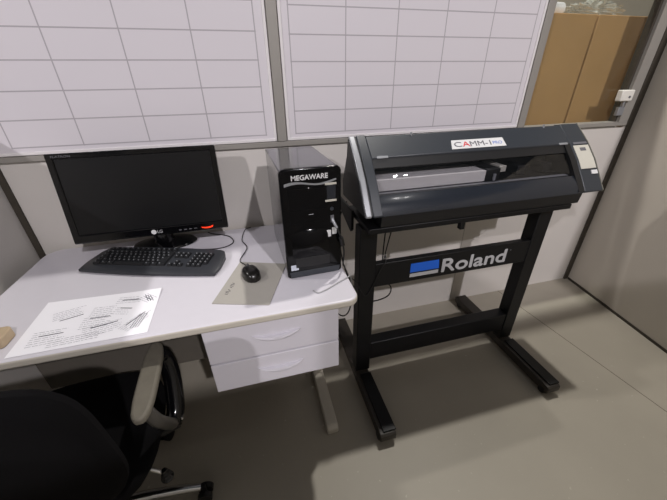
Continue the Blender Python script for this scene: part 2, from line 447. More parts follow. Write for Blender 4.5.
b = [bm.verts.new(mon_pt(u, v, -.062)) for u, v in ((-HW*.62, MH*.2), (HW*.62, MH*.2), (HW*.62, MH*.82), (-HW*.62, MH*.82))]
bm.faces.new(a); bm.faces.new(b[::-1])
for k in range(4): bm.faces.new([a[k], a[(k+1) % 4], b[(k+1) % 4], b[k]])
obj('housing', bm, BLK, mon, .006)
prof = [(.002, 0), (.118, 0), (.122, .004), (.118, .010), (.075, .019), (.045, .026), (.002, .027)]
bm = lathe(NB(), prof, (0, 0, 0), 44)
for v in bm.verts: v.co = Vector((v.co.x*1.08-2.672, v.co.y*.62-.096, v.co.z+DZ+.0005))
obj('base', bm, BLKG, mon)
bm = NB(); tube(bm, [(-2.672, -.10, DZ+.02), (-2.672, -.102, DZ+.08), (-2.672, -.088, DZ+.16)], [.042, .032, .03], 20)
obj('stand_neck', bm, BLKG, mon)
# raised marks on the bezel
bm = NB(); seg = 24; c = mon_pt(-.002, .016, .0003)
vs = [bm.verts.new(c+MX*.0095*math.cos(2*PI*k/seg)+MY*.0095*math.sin(2*PI*k/seg)) for k in range(seg)]; f = bm.faces.new(vs)
r = bmesh.ops.extrude_face_region(bm, geom=[f])
for e in r['geom']:
    if isinstance(e, bmesh.types.BMVert): e.co += MZ*.0008
bez = [c_ for c_ in mon.children if c_.name.startswith('bezel')][0]
obj('emblem', bm, WHITEP, bez)
lettering('lettering', 'LG', SILVERP, bez, mon_pt(.0115, .010, .0002), MX, MY, .012)
lettering('lettering', 'FLATRON', GREYP, bez, mon_pt(-HW+.02, MH-.0145, .0002), MX, MY, .007, .06)
for u in (.092, .112, .132, .152):
    obj('button', mon_box(NB(), u, u+.011, .0115, .0145, .0003, .0016), GREYP, mon)
bm = NB(); n = 16; top = []; bot = []
for k in range(n+1):
    s = -1+2*k/n
    top.append(mon_pt(.204+s*.024, .013+.006*s*s*(1 if s > 0 else .4), .0003)); bot.append(mon_pt(.204+s*.024, .013-.005*(1-s*s), .0003))
A = [bm.verts.new(p) for p in top]+[bm.verts.new(p) for p in bot[::-1][1:-1]]
f = bm.faces.new(A); r = bmesh.ops.extrude_face_region(bm, geom=[f])
for e in r['geom']:
    if isinstance(e, bmesh.types.BMVert): e.co += MZ*.002
obj('power_light', bm, LED, mon)['label'] = 'glowing red power light'

# ------------------------------------------------------------------ keyboard
ang = math.atan2(-.427+.246, -2.444+2.947)
KC = Vector((-2.669, -.277, DZ))
kb = thing('keyboard', 'black keyboard lying on the desk in front of the monitor', 'keyboard', KC, -.335)
# outline: full width 0.53, deep 0.175, ends swept and the front edge bowed
def kb_outline(s, off=0):
    pts = []
    W, D = .268*s+off, .088*s+off
    for k in range(17):                                         # front edge, left to right
        u = -1+2*k/16; pts.append((u*W, -D+.012*(u*u)*1.0-.004))
    pts += [(W+.004, -D*.35), (W-.004, D*.45), (W-.02, D*.86)]
    for k in range(17):
        u = 1-2*k/16; pts.append((u*(W-.035), D-.004+.006*(1-u*u)))
    pts += [(-W+.02, D*.86), (-W+.004, D*.45), (-W-.004, -D*.35)]
    return pts
def kb_h(y): return .017+(y+.09)/.18*.012
bm = NB()
levels = [(1.0, -.004, 0), (1.0, 0, .006), (1.0, -.001, .8), (1.0, -.008, 1.0)]
rings = []
for s, off, h in levels:
    ring = []
    for x, y in kb_outline(s, off):
        z = .001 if h == 0 else (.006 if h == .006 else kb_h(y)*h)
        ring.append(bm.verts.new((x, y, z)))
    rings.append(ring)
n = len(rings[0])
for a, b in zip(rings, rings[1:]):
    for k in range(n): bm.faces.new([a[k], a[(k+1) % n], b[(k+1) % n], b[k]])
bm.faces.new(rings[0][::-1]); bm.faces.new(rings[-1])
KBM = mat('charcoal plastic', (42, 44, 49), .4, noise=.1)
obj('body', bm, KBM, kb, local=True)
KEYM = mat('black key', (26, 27, 30), .45, noise=.1); LEG = mat('key legend', (120, 122, 126), .6, noise=.02)
keys = {}
def key_mesh(w):
    k = round(w, 4)
    if k in keys: return keys[k]
    bm = NB(); d = .0175; h = .0085; t = .0022
    a = [bm.verts.new(p) for p in ((-w/2, -d/2, 0), (w/2, -d/2, 0), (w/2, d/2, 0), (-w/2, d/2, 0))]
    b = [bm.verts.new(p) for p in ((-w/2+t, -d/2+t, h), (w/2-t, -d/2+t, h), (w/2-t, d/2-t, h), (-w/2+t, d/2-t, h))]
    bm.faces.new(a[::-1]); bm.faces.new(b)
    for q in range(4): bm.faces.new([a[q], a[(q+1) % 4], b[(q+1) % 4], b[q]])
    if w < .05:
        x0 = -w/2+t+.002; box(bm, x0, x0+.0035, .0, .005, h, h+.0003, 1); box(bm, x0+.0045, x0+.006, -.003, .001, h, h+.0003, 1)
    bmesh.ops.recalc_face_normals(bm, faces=bm.faces)
    me = bpy.data.meshes.new('key'); bm.to_mesh(me); bm.free(); me.materials.append(KEYM); me.materials.append(LEG)
    keys[k] = me; return me
first_key = {}
def put_key(x, y, w):
    me = key_mesh(w)
    o = bpy.data.objects.new('key', me); COL.objects.link(o); o.parent = kb
    o.location = (x, y, kb_h(y)-.001); o.rotation_euler = (.066, 0, 0)
u = .0198; nk = 0
rows = [(.060, [1]+[None]*0+[1]*12), (.034, [1]*13+[1.7]), (.0155, [1.5]+[1]*12+[1.2]), (-.003, [1.8]+[1]*11+[1.9]), (-.0215, [1.3]+[1]*11+[2.4]), (-.040, [1.4, 1.2, 1.2, 5.6, 1.2, 1.2, 1.4])]
for y, ws in rows:
    tot = sum(ws); sc = 14.7*u/tot; x = -.232
    for w in ws:
        w_ = w*sc; put_key(x+w_/2, y, w_-.0022); x += w_
x0 = .078
for y, cnt in ((.034, 3), (.0155, 3), (-.0215, 1), (-.040, 3)):
    for k in range(cnt):
        put_key(x0+(k if cnt == 3 else 1)*u, y, u-.0022)
x0 = .152
for y in (.034, .0155, -.003, -.0215, -.040):
    for k in range(4 if y not in (-.040,) else 3):
        put_key(x0+k*u, y, u-.0022)
# cord from the back of the board to behind the monitor
pts = spline([(-2.50, -.235, .757), (-2.452, -.217, .7435), (-2.405, -.205, .743), (-2.380, -.165, .743), (-2.406, -.10, .743), (-2.476, -.055, .743), (-2.50, -.03, .743)])
cordk = NB(); tube(cordk, pts, .0021, 8); obj('cord', cordk, CORD, kb)

# ------------------------------------------------------------------ mouse pad and mouse
bm = NB()
q = [(-2.442, -.606), (-2.262, -.664), (-2.176, -.425), (-2.352, -.358)]
prism_z(bm, q, DZ+.0004, DZ+.0026)
mp = thing('mouse_pad', 'thin grey mouse pad on the desk under the black mouse', 'mouse pad', (-2.31, -.51, DZ+.0004))
X = Vector((.36, .93, 0)).normalized(); Y = Vector((-.93, .36, 0)).normalized()   # faint worn mark along the left edge
rr = random.Random(3)
for k in range(9):
    c = Vector((-2.398, -.567, DZ+.0028))+X*(k*.008); l = .004+.006*rr.random(); w = .0014
    if k in (4,): continue
    a = Y*l+X*rr.uniform(-.003, .003); bm.faces.new([bm.verts.new(c+p) for p in (a-X*w, a+X*w, -a+X*w, -a-X*w)]).material_index = 1
obj('sheet', bm, [PADM, INKD], mp)
mr = .62
MC = Vector((-2.312, -.475, DZ+.003))
mouse = thing('computer_mouse', 'small black mouse on the grey mouse pad', 'mouse', MC, mr-.35)
def mouse_r(t):      # half width along the length, t from -1 (palm) to 1 (buttons)
    return .031*(1-.18*(t*.9)**2)*math.sqrt(max(0, 1-abs(t)**3.2))
bm = NB(); rings = []
NT, NA = 18, 16
for k in range(NT+1):
    t = -.995+1.99*k/NT; hw = max(.002, mouse_r(t)); h = .036*(1-.28*(t+.25)**2)*math.sqrt(max(.02, 1-abs(t)**4)); ring = []
    for j in range(NA+1):
        a = PI*j/NA; ca, sa = math.cos(a), math.sin(a)
        ring.append(bm.verts.new((hw*math.copysign(abs(ca)**.7, ca), t*.053, .0012+h*abs(sa)**.75)))
    rings.append(ring)
for a, b in zip(rings, rings[1:]):
    for j in range(NA): bm.faces.new([a[j], a[j+1], b[j+1], b[j]])
    bm.faces.new([a[NA], a[0], b[0], b[NA]])
bm.faces.new(rings[0]); bm.faces.new(rings[-1][::-1])
obj('shell', bm, mat('mouse shell', (20, 18, 17), .28, noise=.1, spec=.4), mouse, local=True)
bm = lathe(NB(), [(.001, -.003), (.008, -.003), (.0095, 0), (.008, .003), (.001, .003)], (0, .029, .0285), 20, 'x')
obj('scroll_wheel', bm, mat('mouse wheel rubber', (60, 60, 62), .6), mouse, local=True)
for sx in (-1, 1):
    bm = NB()
    G = []
    for k in range(7):
        t = .12+.78*k/6; hw = mouse_r(t)*.78; h = .036*(1-.28*(t+.25)**2)*math.sqrt(max(.02, 1-abs(t)**4))
        row = []
        for j in range(5):
            f_ = .12+.8*j/4; x = hw*f_
            ca = min(1, (x/max(.002, mouse_r(t)))**(1/.7)); sa = math.sqrt(max(0, 1-ca*ca))
            row.append(bm.verts.new((sx*x, t*.053, .0016+h*sa**.75)))
        G.append(row)
    for a, b in zip(G, G[1:]):
        for j in range(4): bm.faces.new([a[j], a[j+1], b[j+1], b[j]])
    obj('button', bm, BLK, mouse, local=True)
WM = WORLD[mouse.name]
nose = WM @ Vector((0, .052, .008))
pts = spline([nose, (nose.x-.006, nose.y+.03, .747), (-2.352, -.345, .743), (-2.323, -.245, .743), (-2.343, -.16, .743), (-2.328, -.053, .743), (-2.30, -.03, .743)])
bm = NB(); tube(bm, pts, .0019, 8); obj('cord', bm, CORD, mouse)

# ------------------------------------------------------------------ paper sheet, wooden block
sh = thing('paper_sheet', 'printed white paper sheet at the front edge of the desk', 'paper', (-2.79, -.575, DZ))
bm = NB(); q = [(-2.957, -.697), (-2.614, -.692), (-2.618, -.468), (-2.966, -.451)]; NX, NY = 14, 10; G = []
def pq(u, v):
    a = Vector(q[0]).lerp(Vector(q[1]), u); b = Vector(q[3]).lerp(Vector(q[2]), u); p = a.lerp(b, v)
    return Vector((p.x, p.y, DZ+.0008+.004*max(0, u-.75)*max(0, v-.6)*8))
top = [[bm.verts.new(pq(i/NX, j/NY)+Vector((0, 0, .0006))) for i in range(NX+1)] for j in range(NY+1)]
bot = [[bm.verts.new(pq(i/NX, j/NY)) for i in range(NX+1)] for j in range(NY+1)]
for j in range(NY):
    for i_ in range(NX):
        bm.faces.new([top[j][i_], top[j][i_+1], top[j+1][i_+1], top[j+1][i_]]); bm.faces.new([bot[j][i_], bot[j+1][i_], bot[j+1][i_+1], bot[j][i_+1]])
for j in range(NY):
    for c_ in (0, NX): bm.faces.new([top[j][c_], top[j+1][c_], bot[j+1][c_], bot[j][c_]])
for i_ in range(NX):
    for r_ in (0, NY): bm.faces.new([top[r_][i_], top[r_][i_+1], bot[r_][i_+1], bot[r_][i_]])
obj('sheet', bm, PAPER, sh)
# columns of fine print set at angles, as on a proof sheet
rr = random.Random(11)
ink, dark = NB(), NB()
def stroke(bm_, u0, v0, u1, v1, w):
    a, b = pq(u0, v0), pq(u1, v1); d = (b-a); d.z = 0
    if d.length < 1e-5: return
    n_ = Vector((-d.y, d.x, 0)).normalized()*w
    up = Vector((0, 0, .0011))
    bm_.faces.new([bm_.verts.new(p+up) for p in (a-n_, b-n_, b+n_, a+n_)])
def block(cu, cv, ang_, L_, nl, gap, lead=None):
    ca, sa = math.cos(ang_), math.sin(ang_)
    for k in range(nl):
        o_ = (k-(nl-1)/2)*gap; s = -L_/2
        e = L_/2*rr.uniform(.5, 1)
        while s < e:
            w = rr.uniform(.012, .05); t2 = min(e, s+w)
            f_ = lambda t: (cu+t*ca-o_*sa, cv+(t*sa+o_*ca)*1.4)
            (a0, a1), (b0, b1) = f_(s), f_(t2)
            if all(.015 < z < .985 for z in (a0, a1, b0, b1)): stroke(ink, a0, a1, b0, b1, .0006)
            s = t2+.008
    if lead is not None:
        o_ = lead; f_ = lambda t: (cu+t*ca-o_*sa, cv+(t*sa+o_*ca)*1.4)
        (a0, a1), (b0, b1) = f_(-L_*.3), f_(L_*.38); stroke(dark, a0, a1, b0, b1, .0016)
block(.27, .68, .32, .26, 5, .028, -.085)
block(.22, .24, .03, .26, 7, .028, .03)
block(.55, .62, -.05, .2, 5, .03, None)
block(.54, .40, .0, .24, 6, .03, .06)
block(.62, .24, .22, .3, 6, .028, .05)
block(.74, .80, -.12, .22, 4, .03, .0)
block(.72, .55, -.3, .16, 4, .03, .045)
block(.90, .78, -.75, .14, 5, .024, .0)
block(.88, .30, .95, .3, 5, .024, .03)
block(.45, .12, .05, .4, 4, .026, None)
for s in range(4): stroke(dark, .845+.02*s, .14, .885+.02*s, .42, .0009)
for s in range(3): stroke(dark, .865+.025*s, .88-.02*s, .915+.022*s, .70, .0009)
tmp = bpy.data.meshes.new('tmp'); n0 = len(ink.faces); dark.to_mesh(tmp); ink.from_mesh(tmp); bpy.data.meshes.remove(tmp)
ink.faces.ensure_lookup_table()
for f in list(ink.faces)[n0:]: f.material_index = 1
obj('print', ink, [INK, INKD], sh)
bm = prism_z(NB(), rounded_rect(-3.12, -2.978, -.655, -.592, (.004, .012, .016, .004)), DZ+.0005, .772)
tag(obj('wooden_block', bm, WOODM, None, .004, 3), 'small pale wooden block at the left edge of the desk', 'block')

# ------------------------------------------------------------------ computer tower
TR = math.radians(2.2)
TW = thing('computer_tower', 'black computer tower standing at the right end of the desk', 'computer', (-2.081, -.530, DZ), TR)
obj('case', box(NB(), -.098, .097, .018, .388, .006, .391), CASE, TW, .003, local=True)
bm = prism_y(NB(), rounded_rect(-.102, .1, .003, .398, (.012, .012, .018, .018), 6), -.004, .0178)
TOWG = mat('tower front gloss', (7, 7, 9), .1, noise=.1, spec=.22)
fp = obj('front_panel', bm, TOWG, TW, .005, 3, local=True)
for sx in (-.08, .08):
    for y in (.05, .35):
        obj('foot', lathe(NB(), [(.001, .0005), (.012, .0005), (.012, .006), (.001, .006)], (sx, y, 0), 14), BLK, TW, local=True)
def fbox(name, x0, x1, z0, z1, d, m, par=fp, bev=.001):
    return obj(name, box(NB(), x0, x1, -.0042-d, -.0038, z0, z1), m, par, bev, local=True)
fbox('drive_cover', -.078, .05, .215, .262, .0012, TOWG); fbox('drive_cover', -.078, .05, .270, .335, .0012, TOWG)
fbox('drive_button', -.015, .003, .243, .2455, .002, SILVER)
# curved glossy belly under the bays
bm = NB(); rows = []
for k in range(13):
    v = k/12; z = .085+v*.105; row = []
    for j in range(13):
        u_ = -1+2*j/12; row.append(bm.verts.new((-.012+u_*.066, -.0042-.016*(1-u_*u_)*math.sin(PI*v)**.8, z-.012*(u_*u_)*v)))
    rows.append(row)
for a, b in zip(rows, rows[1:]):
    for j in range(12): bm.faces.new([a[j], a[j+1], b[j+1], b[j]])
obj('bulge', bm, TOWG, fp, local=True)
fbox('vent_panel', -.07, .055, .045, .082, .0008, BLK)
bm = prism_y(NB(), [(-.09, .006), (.09, .006), (.094, .03), (-.094, .03)], -.0062, -.0038); obj('lower_trim', bm, SLATE, fp, .001, local=True)
fbox('badge', -.088, -.061, .036, .058, .0006, mat('silver blue badge', (196, 202, 214), .4), fp, .0005)['label'] = 'small pale square sticker'
for z in (.338, .281): fbox('port_cover', .044, .083, z, z+.0075, .002, PANELW)
fbox('port_bay', .048, .08, .29, .336, .0008, SLATEG)
# swoosh of silver under the name
bm = NB(); up, lo = [], []
for k in range(25):
    s = k/24; x = -.088+.17*s
    up.append((x, .3545+.006*math.sin(s*PI*2.1+.4)-.004*(1-s))); lo.append((x, .3545-.0045+.006*math.sin(s*PI*2.1+.2)-.008*(1-s)))
prism_y(bm, up+lo[::-1], -.0052, -.0038); obj('swoosh', bm, SILVER, fp, local=True)
lettering('lettering', 'MEGAWARE', WHITEP, fp, (-.064, -.0043, .362), (1, 0, 0), (0, 0, 1), .0155, .118, fat=.0006, local=True)
obj('power_button', lathe(NB(), [(.001, -.0075), (.006, -.007), (.0065, -.004), (.001, -.004)], (.066, 0, .255), 18, 'y'), SLATE, fp, local=True)
obj('usb_port', box(NB(), .061, .073, -.0062, -.0038, .205, .232), GREYP, fp, local=True)
fbox('port_label', .046, .062, .152, .178, .001, WHITEP); fbox('port_label', .066, .082, .160, .186, .001, WHITEP)
def TP(x, y, z): return WORLD[TW.name] @ Vector((x, y, z))
# cord plugged in the front of the tower, over the desk edge to the cutter
uc = thing('usb_cable', 'dark cable hanging from the front of the computer tower', 'cable', TP(.067, -.01, .2))
pts = spline([TP(.067, -.0065, .22), TP(.076, -.022, .195), TP(.094, -.026, .145), TP(.104, -.022, .09), TP(.108, 0, .03), (-1.962, -.50, .742), (-1.945, -.485, .70), (-1.93, -.46, .66)])
bm = NB(); tube(bm, pts, .003, 8); obj('cord', bm, CORD, uc)
bm = NB(); tube(bm, [TP(.067, -.0063, .222), TP(.067, -.012, .214), TP(.0775, -.023, .19)], [.0045, .006, .0045], 10); obj('plug', bm, SILVER, uc)
bm = NB(); tube(bm, [TP(.091, -.0262, .153), TP(.0985, -.0245, .12)], .008, 10); obj('ferrite', bm, BLK, uc)
gc = NB(); tube(gc, spline([(-2.11, -.628, .7425), (-2.095, -.645, .7425), (-2.06, -.632, .7425), (-2.015, -.606, .7425), (-1.975, -.584, .7425), (-1.962, -.574, .742), (-1.955, -.568, .728), (-1.945, -.55, .69), (-1.93, -.52, .64)]), .0022, 8)
tag(obj('thin_cord', gc, CORDG), 'thin grey cord lying over the right corner of the desk', 'cable')

# ------------------------------------------------------------------ vinyl cutter on its stand
cut = thing('vinyl_cutter', 'large black vinyl cutter on a black steel stand beside the desk', 'vinyl cutter', (-1.41, -.4, 0))
BX0, BX1 = -1.875, -.80
CI0, CI1 = -1.822, -.898          # inner faces of the two end blocks
SL = [(-.306, 1.186), (-.384, 1.118), (-.441, 1.057), (-.481, 1.003), (-.524, .944)]     # slope of the front, top to bottom
back = [(-.24, .888), (-.232, 1.0), (-.29, 1.12), (-.30, 1.18)]
body = [(-.24, .888), (-.234, 1.0), (-.292, 1.115), (-.305, 1.10), (-.305, .996), (-.462, .996), (-.480, .992), (-.500, .968), (-.516, .95), (-.517, .93), (-.512, .889)]
obj('chassis', prism_x(NB(), CI0-.001, CI1+.001, body), BLK, cut, .002)
obj('lid', prism_x(NB(), CI0, CI1, [(-.2945, 1.118), (-.302, 1.18), (-.309, 1.184), (-.385, 1.118), (-.383, 1.109), (-.306, 1.109)]), SLATE, cut, .003)
lid = [c_ for c_ in cut.children if c_.name.startswith('lid')][0]
def slope_plate(bm, x0, x1, pts, th, mi=0):
    """a plate laid along a y-z path, pushed th outwards"""
    out = []
    for i_, (y, z) in enumerate(pts):
        a = pts[max(0, i_-1)]; b = pts[min(len(pts)-1, i_+1)]
        d = Vector((b[0]-a[0], b[1]-a[1])).normalized(); n_ = Vector((d.y, -d.x))
        if n_.x > 0: n_ = -n_
        out.append((y+n_.x*th, z+n_.y*th))
    return prism_x(bm, x0, x1, list(pts)+out[::-1], mi)
def lerp2(a, b, t): return (a[0]+(b[0]-a[0])*t, a[1]+(b[1]-a[1])*t)
obj('cover_frame', slope_plate(NB(), CI0, CI1, [(-.379, 1.1125), (-.402, 1.081)], .004), BLK, cut, .001)
obj('cover', slope_plate(NB(), CI0, CI1, [(-.403, 1.079), (-.436, 1.044), (-.462, 1.008)], .003), SMOKE, cut)['label'] = 'see-through smoked front cover'
obj('apron', slope_plate(NB(), CI0, CI1, [(-.472, .999), (-.494, .978), (-.511, .956), (-.5185, .936)], .003), SLATEG, cut)
# inside the cover
obj('pinch_rail', box(NB(), CI0+.001, -1.335, -.425, -.306, .9985, 1.044), mat('pale rail', (222, 218, 214), .5), cut, .002)
obj('cutting_strip', box(NB(), CI0+.001, CI1-.001, -.45, -.43, .9965, .9985), GREYP, cut)
cg = obj('carriage', box(NB(), -1.3345, -1.27, -.43, -.3065, 1.0, 1.05), BLK, cut, .004)
obj('blade_holder', lathe(NB(), [(.001, 1.0), (.005, 1.003), (.006, 1.01), (.006, 1.03), (.001, 1.03)], (-1.30, -.436, 0), 18), SILVER, cg)
for x in (-1.12, -.98):
    obj('pinch_roller', box(NB(), x-.02, x+.02, -.385, -.3065, .9965, 1.04), BLK, cut, .004)
obj('pinch_rail_end', box(NB(), -1.268, -1.236, -.42, -.306, 1.03, 1.055), PANELW, cut, .002)
# end blocks
full = [(-.24, .935)]+back[1:]+SL+[(-.52, .937)]
def grow(pts, g): 
    c_ = Vector((-.36, 1.02)); return [tuple(Vector(p)+(Vector(p)-c_).normalized()*g) for p in pts]
ec = obj('end_cap', prism_x(NB(), -1.859, CI0, grow(full, .003)), SLATE, cut, .003)
obj('side_plate', prism_x(NB(), BX0-.012, -1.864, grow(full, .002)), SILVER, cut, .004)['label'] = 'silver edged side plate'
obj('seam', prism_x(NB(), -1.865, -1.858, grow(full, -.004)), BLK, cut)
obj('side_cheek', prism_x(NB(), BX0-.0155, BX0-.0115, grow(full, -.008)), BLK, cut, .002)
rb = obj('control_block', prism_x(NB(), CI1, BX1, grow(full, .002)), SLATE, cut, .003)
obj('block_edge', prism_x(NB(), BX1-.0005, BX1+.003, grow(full, .0035)), mat('grey green edge', (110, 108, 98), .5), cut, .001)
s12 = lambda t: lerp2(SL[1], SL[2], t); s23 = lambda t: lerp2(SL[2], SL[3], t)
obj('control_panel', slope_plate(NB(), -.89, -.808, [s12(.17), SL[2], s23(.62)], .0045), PANELW, rb, .001)['label'] = 'pale keypad panel'
obj('display', slope_plate(NB(), -.862, -.832, [s12(.32), s12(.5)], .0056), GREYP, rb)
obj('panel_strip', slope_plate(NB(), -.885, -.812, [s12(-.02), s12(.10)], .0045), GREYP, rb)
obj('sticker', slope_plate(NB(), -.84, -.808, [s23(.74), s23(1.0)], .0045), WHITEP, rb)['label'] = 'small white sticker'
obj('inner_cheek', prism_x(NB(), CI1-.03, CI1-.0005, [p for p in grow(full[4:-1], -.0005)]+[(-.31, .999), (-.31, 1.1)]), BLK, cut)
# silver catches on the lid seam, little bumps on the lid
for x in (-1.80, -.955):
    obj('catch', slope_plate(NB(), x, x+.045, [(-.379, 1.1205), (-.386, 1.1135)], .0035), SILVER, lid, .001)
for x in (-1.63, -.99): obj('rubber_stop', lathe(NB(), [(.001, 1.176), (.005, 1.176), (.004, 1.19), (.001, 1.191)], (x, -.312, 0), 12), SILVER, lid)
# name plate on the lid
LD = Vector((0, SL[1][0]-SL[0][0], SL[1][1]-SL[0][1])).normalized(); LU = -LD
LN = Vector((1, 0, 0)).cross(LU)
def lp(x, s, d=.0): 
    p = Vector((x, SL[0][0], SL[0][1]))+LD*s+LN*d; return p
plate = NB()
pl = [lp(-1.468, .050, .0), lp(-1.478, .092), lp(-1.222, .092), lp(-1.226, .050)]
e0 = Vector((0, 0, 0))
lo = [plate.verts.new(p-LN*.001) for p in pl]; hi = [plate.verts.new(p+LN*.0025) for p in pl]
plate.faces.new(lo); plate.faces.new(hi[::-1])
for k in range(4): plate.faces.new([lo[k], lo[(k+1) % 4], hi[(k+1) % 4], hi[k]])
npl = obj('name_plate', plate, WHITEP, lid)
npl['label'] = 'white name plate'
z_ = .0027
lettering('lettering', 'C', GREYP, npl, lp(-1.462, .083, z_), (1, 0, 0), LU, .023, .034)
lettering('lettering', 'A', REDP, npl, lp(-1.425, .083, z_), (1, 0, 0), LU, .023, .034)
lettering('lettering', 'MM-1', GREYP, npl, lp(-1.389, .083, z_), (1, 0, 0), LU, .023, .098)
lettering('lettering', 'PRO', BLUEP, npl, lp(-1.282, .080, z_), (1, 0, 0), LU, .014, .045)
# under side and legs
obj('underframe', box(NB(), -1.87, -.93, -.515, -.25, .866, .8885), BLKM, cut, .003)
obj('tab', box(NB(), -1.475, -1.455, -.512, -.49, .835, .8655), BLKM, cut, .002)
obj('support_arm', prism_x(NB(), -1.883, -1.872, [(-.12, .90), (-.12, .865), (-.33, .80), (-.345, .815), (-.345, .90)]), BLKM, cut, .002)
for x0, x1 in ((-1.882, -1.808), (-1.018, -.944)):
    obj('leg', box(NB(), x0, x1, -.456, -.392, .064, .8655), BLKM, cut, .004)
    f_ = obj('foot', prism_x(NB(), x0-.004, x1-.008, [(-.79, .018), (-.80, .03), (-.80, .055), (-.79, .064), (-.05, .064), (-.04, .055), (-.04, .03), (-.05, .018)]), FOOTM, cut, .003)
    obj('cover_strip', box(NB(), x0+.012, x1-.004, -.785, -.48, .0635, .071), BLKM, f_, .002)
    for y in (-.765, -.085):
        xm = (x0+x1)/2-.006
        bm = lathe(NB(), [(.001, -.014), (.018, -.014), (.021, -.008), (.021, .008), (.018, .014), (.001, .014)], (xm-.022, y, .0215), 20, 'x')
        lathe(bm, [(.001, -.014), (.018, -.014), (.021, -.008), (.021, .008), (.018, .014), (.001, .014)], (xm+.012, y, .0215), 20, 'x')
        obj('caster', bm, BLK, f_)
obj('cross_bar', box(NB(), -1.8085, -1.0175, -.452, -.392, .128, .238), BLKM, cut, .004)
sb = obj('sign_bar', box(NB(), -1.8085, -1.0175, -.452, -.422, .575, .692), BLKM, cut, .003)
obj('blue_block', prism_y(NB(), [(-1.642, .622), (-1.499, .622), (-1.505, .6675), (-1.642, .6675)], -.4532, -.4515), BLUE, sb)['label'] = 'blue bar of the sign'
obj('pale_bar', prism_y(NB(), [(-1.642, .597), (-1.5, .597), (-1.5, .615), (-1.642, .615)], -.4532, -.4515), SILVERP, sb)
lettering('lettering', 'Roland', SILVERP, sb, (-1.482, -.4521, .597), (1, 0, 0), (0, 0, 1), .067, .34, fat=.0024)
lettering('lettering', 'o', GREYP, sb, (-1.125, -.4521, .653), (1, 0, 0), (0, 0, 1), .007)
# mains lead looping under the cutter
def cab(pts, r, m=CORD, par=cut, nm='power_cord'):
    bm = NB(); tube(bm, spline(pts), r, 8); return obj(nm, bm, m, par)
cab([(-1.735, -.38, .866), (-1.742, -.381, .79), (-1.745, -.382, .66), (-1.73, -.38, .56), (-1.69, -.38, .50), (-1.71, -.38, .45), (-1.80, -.375, .44), (-1.86, -.34, .50), (-1.9, -.28, .62), (-1.90, -.2, .78), (-1.86, -.2, .889)], .0032)
cab([(-1.70, -.38, .866), (-1.715, -.382, .80), (-1.735, -.384, .70), (-1.745, -.384, .60), (-1.74, -.376, .52)], .0028)
gl = NB(); tube(gl, spline([(-1.93, -.46, .655), (-1.90, -.4585, .63), (-1.86, -.4595, .553), (-1.84, -.4595, .55), (-1.815, -.4595, .60), (-1.79, -.4575, .66), (-1.765, -.4545, .70), (-1.76, -.44, .72)]), .002, 8)
tag(obj('signal_cord', gl, CORD), 'thin dark cord draped across the left leg of the cutter', 'cable')
dl = NB(); tube(dl, spline([(-1.93, -.52, .64), (-1.93, -.48, .5), (-1.935, -.40, .40), (-1.945, -.25, .30), (-1.95, -.12, .10), (-1.96, -.08, .006), (-2.0, -.05, .0035), (-2.1, -.04, .0035)]), .003, 8)
tag(obj('drop_cable', dl, CORD), 'black cable hanging between the desk and the cutter', 'cable')
gcab = NB(); tube(gcab, spline([(-.94, -.47, .885), (-.90, -.46, .868), (-.87, -.44, .866), (-.84, -.40, .888)]), .0018, 8)
obj('sensor_lead', gcab, CORD, cut)

# ------------------------------------------------------------------ office chair
CC = Vector((-2.875, -.785, 0)); CR = math.radians(3)
ch = thing('office_chair', 'black fabric office chair with worn grey armrests pushed under the desk', 'chair', CC, CR)
def sbox(bm, cx, cy, cz, sx, sy, sz, n=4, p=3.2):
    """a soft pillow shape (super-ellipsoid)"""
    bmesh.ops.create_uvsphere(bm, u_segments=36, v_segments=20, radius=1)
    for v in bm.verts:
        x, y, z = v.co; f = lambda t, e: math.copysign(abs(t)**e, t)
        r = math.hypot(x, y)
        if r > 1e-6:
            c_, s_ = x/r, y/r; m_ = (abs(c_)**p+abs(s_)**p)**(-1/p)
            x, y = c_*m_*r**.6, s_*m_*r**.6
        v.co = Vector((cx+x*sx, cy+y*sy, cz+f(z, .7)*sz))
    return bm
obj('seat', sbox(NB(), 0, 0, .45, .245, .235, .045), FABRIC, ch, local=True)
obj('seat_pan', box(NB(), -.16, .16, -.15, .15, .385, .408), BLK, ch, .01, local=True)
# backrest: curved rounded slab, taller than wide at the top corners
bm = NB(); N1, N2 = 24, 16; fr, bk = [], []
def bpt(u_, v, d):
    w = .235*(1-.10*v*v*0)
    x = u_*w; z = .71+v*.24
    y = -.19-.045*(v+1)*.5-.03*(1-u_*u_)+d
    return Vector((x, y, z))
def sq(u_, v):
    m_ = max(abs(u_), abs(v)); 
    if m_ < 1e-6: return 0, 0
    p = 4.0; l = (abs(u_)**p+abs(v)**p)**(1/p)
    return u_*m_/l, v*m_/l
for side, lst in ((.028, fr), (-.028, bk)):
    for j in range(N2+1):
        row = []
        for i_ in range(N1+1):
            u0, v0 = -1+2*i_/N1, -1+2*j/N2; e = max(abs(u0), abs(v0)); u1, v1 = sq(u0, v0)
            row.append(bm.verts.new(bpt(u1, v1, side*math.sqrt(max(0, 1-e**6))+side*.25)))
        lst.append(row)
for lst in (fr, bk):
    for a, b in zip(lst, lst[1:]):
        for i_ in range(N1): bm.faces.new([a[i_], a[i_+1], b[i_+1], b[i_]])
def rim(l): return l[0]+[r_[-1] for r_ in l[1:]]+l[-1][:-1][::-1]+[r_[0] for r_ in l[1:-1]][::-1]
a, b = rim(fr), rim(bk); n = len(a)
for k in range(n): bm.faces.new([a[k], a[(k+1) % n], b[(k+1) % n], b[k]])
obj('backrest', bm, FABRIC, ch, local=True)
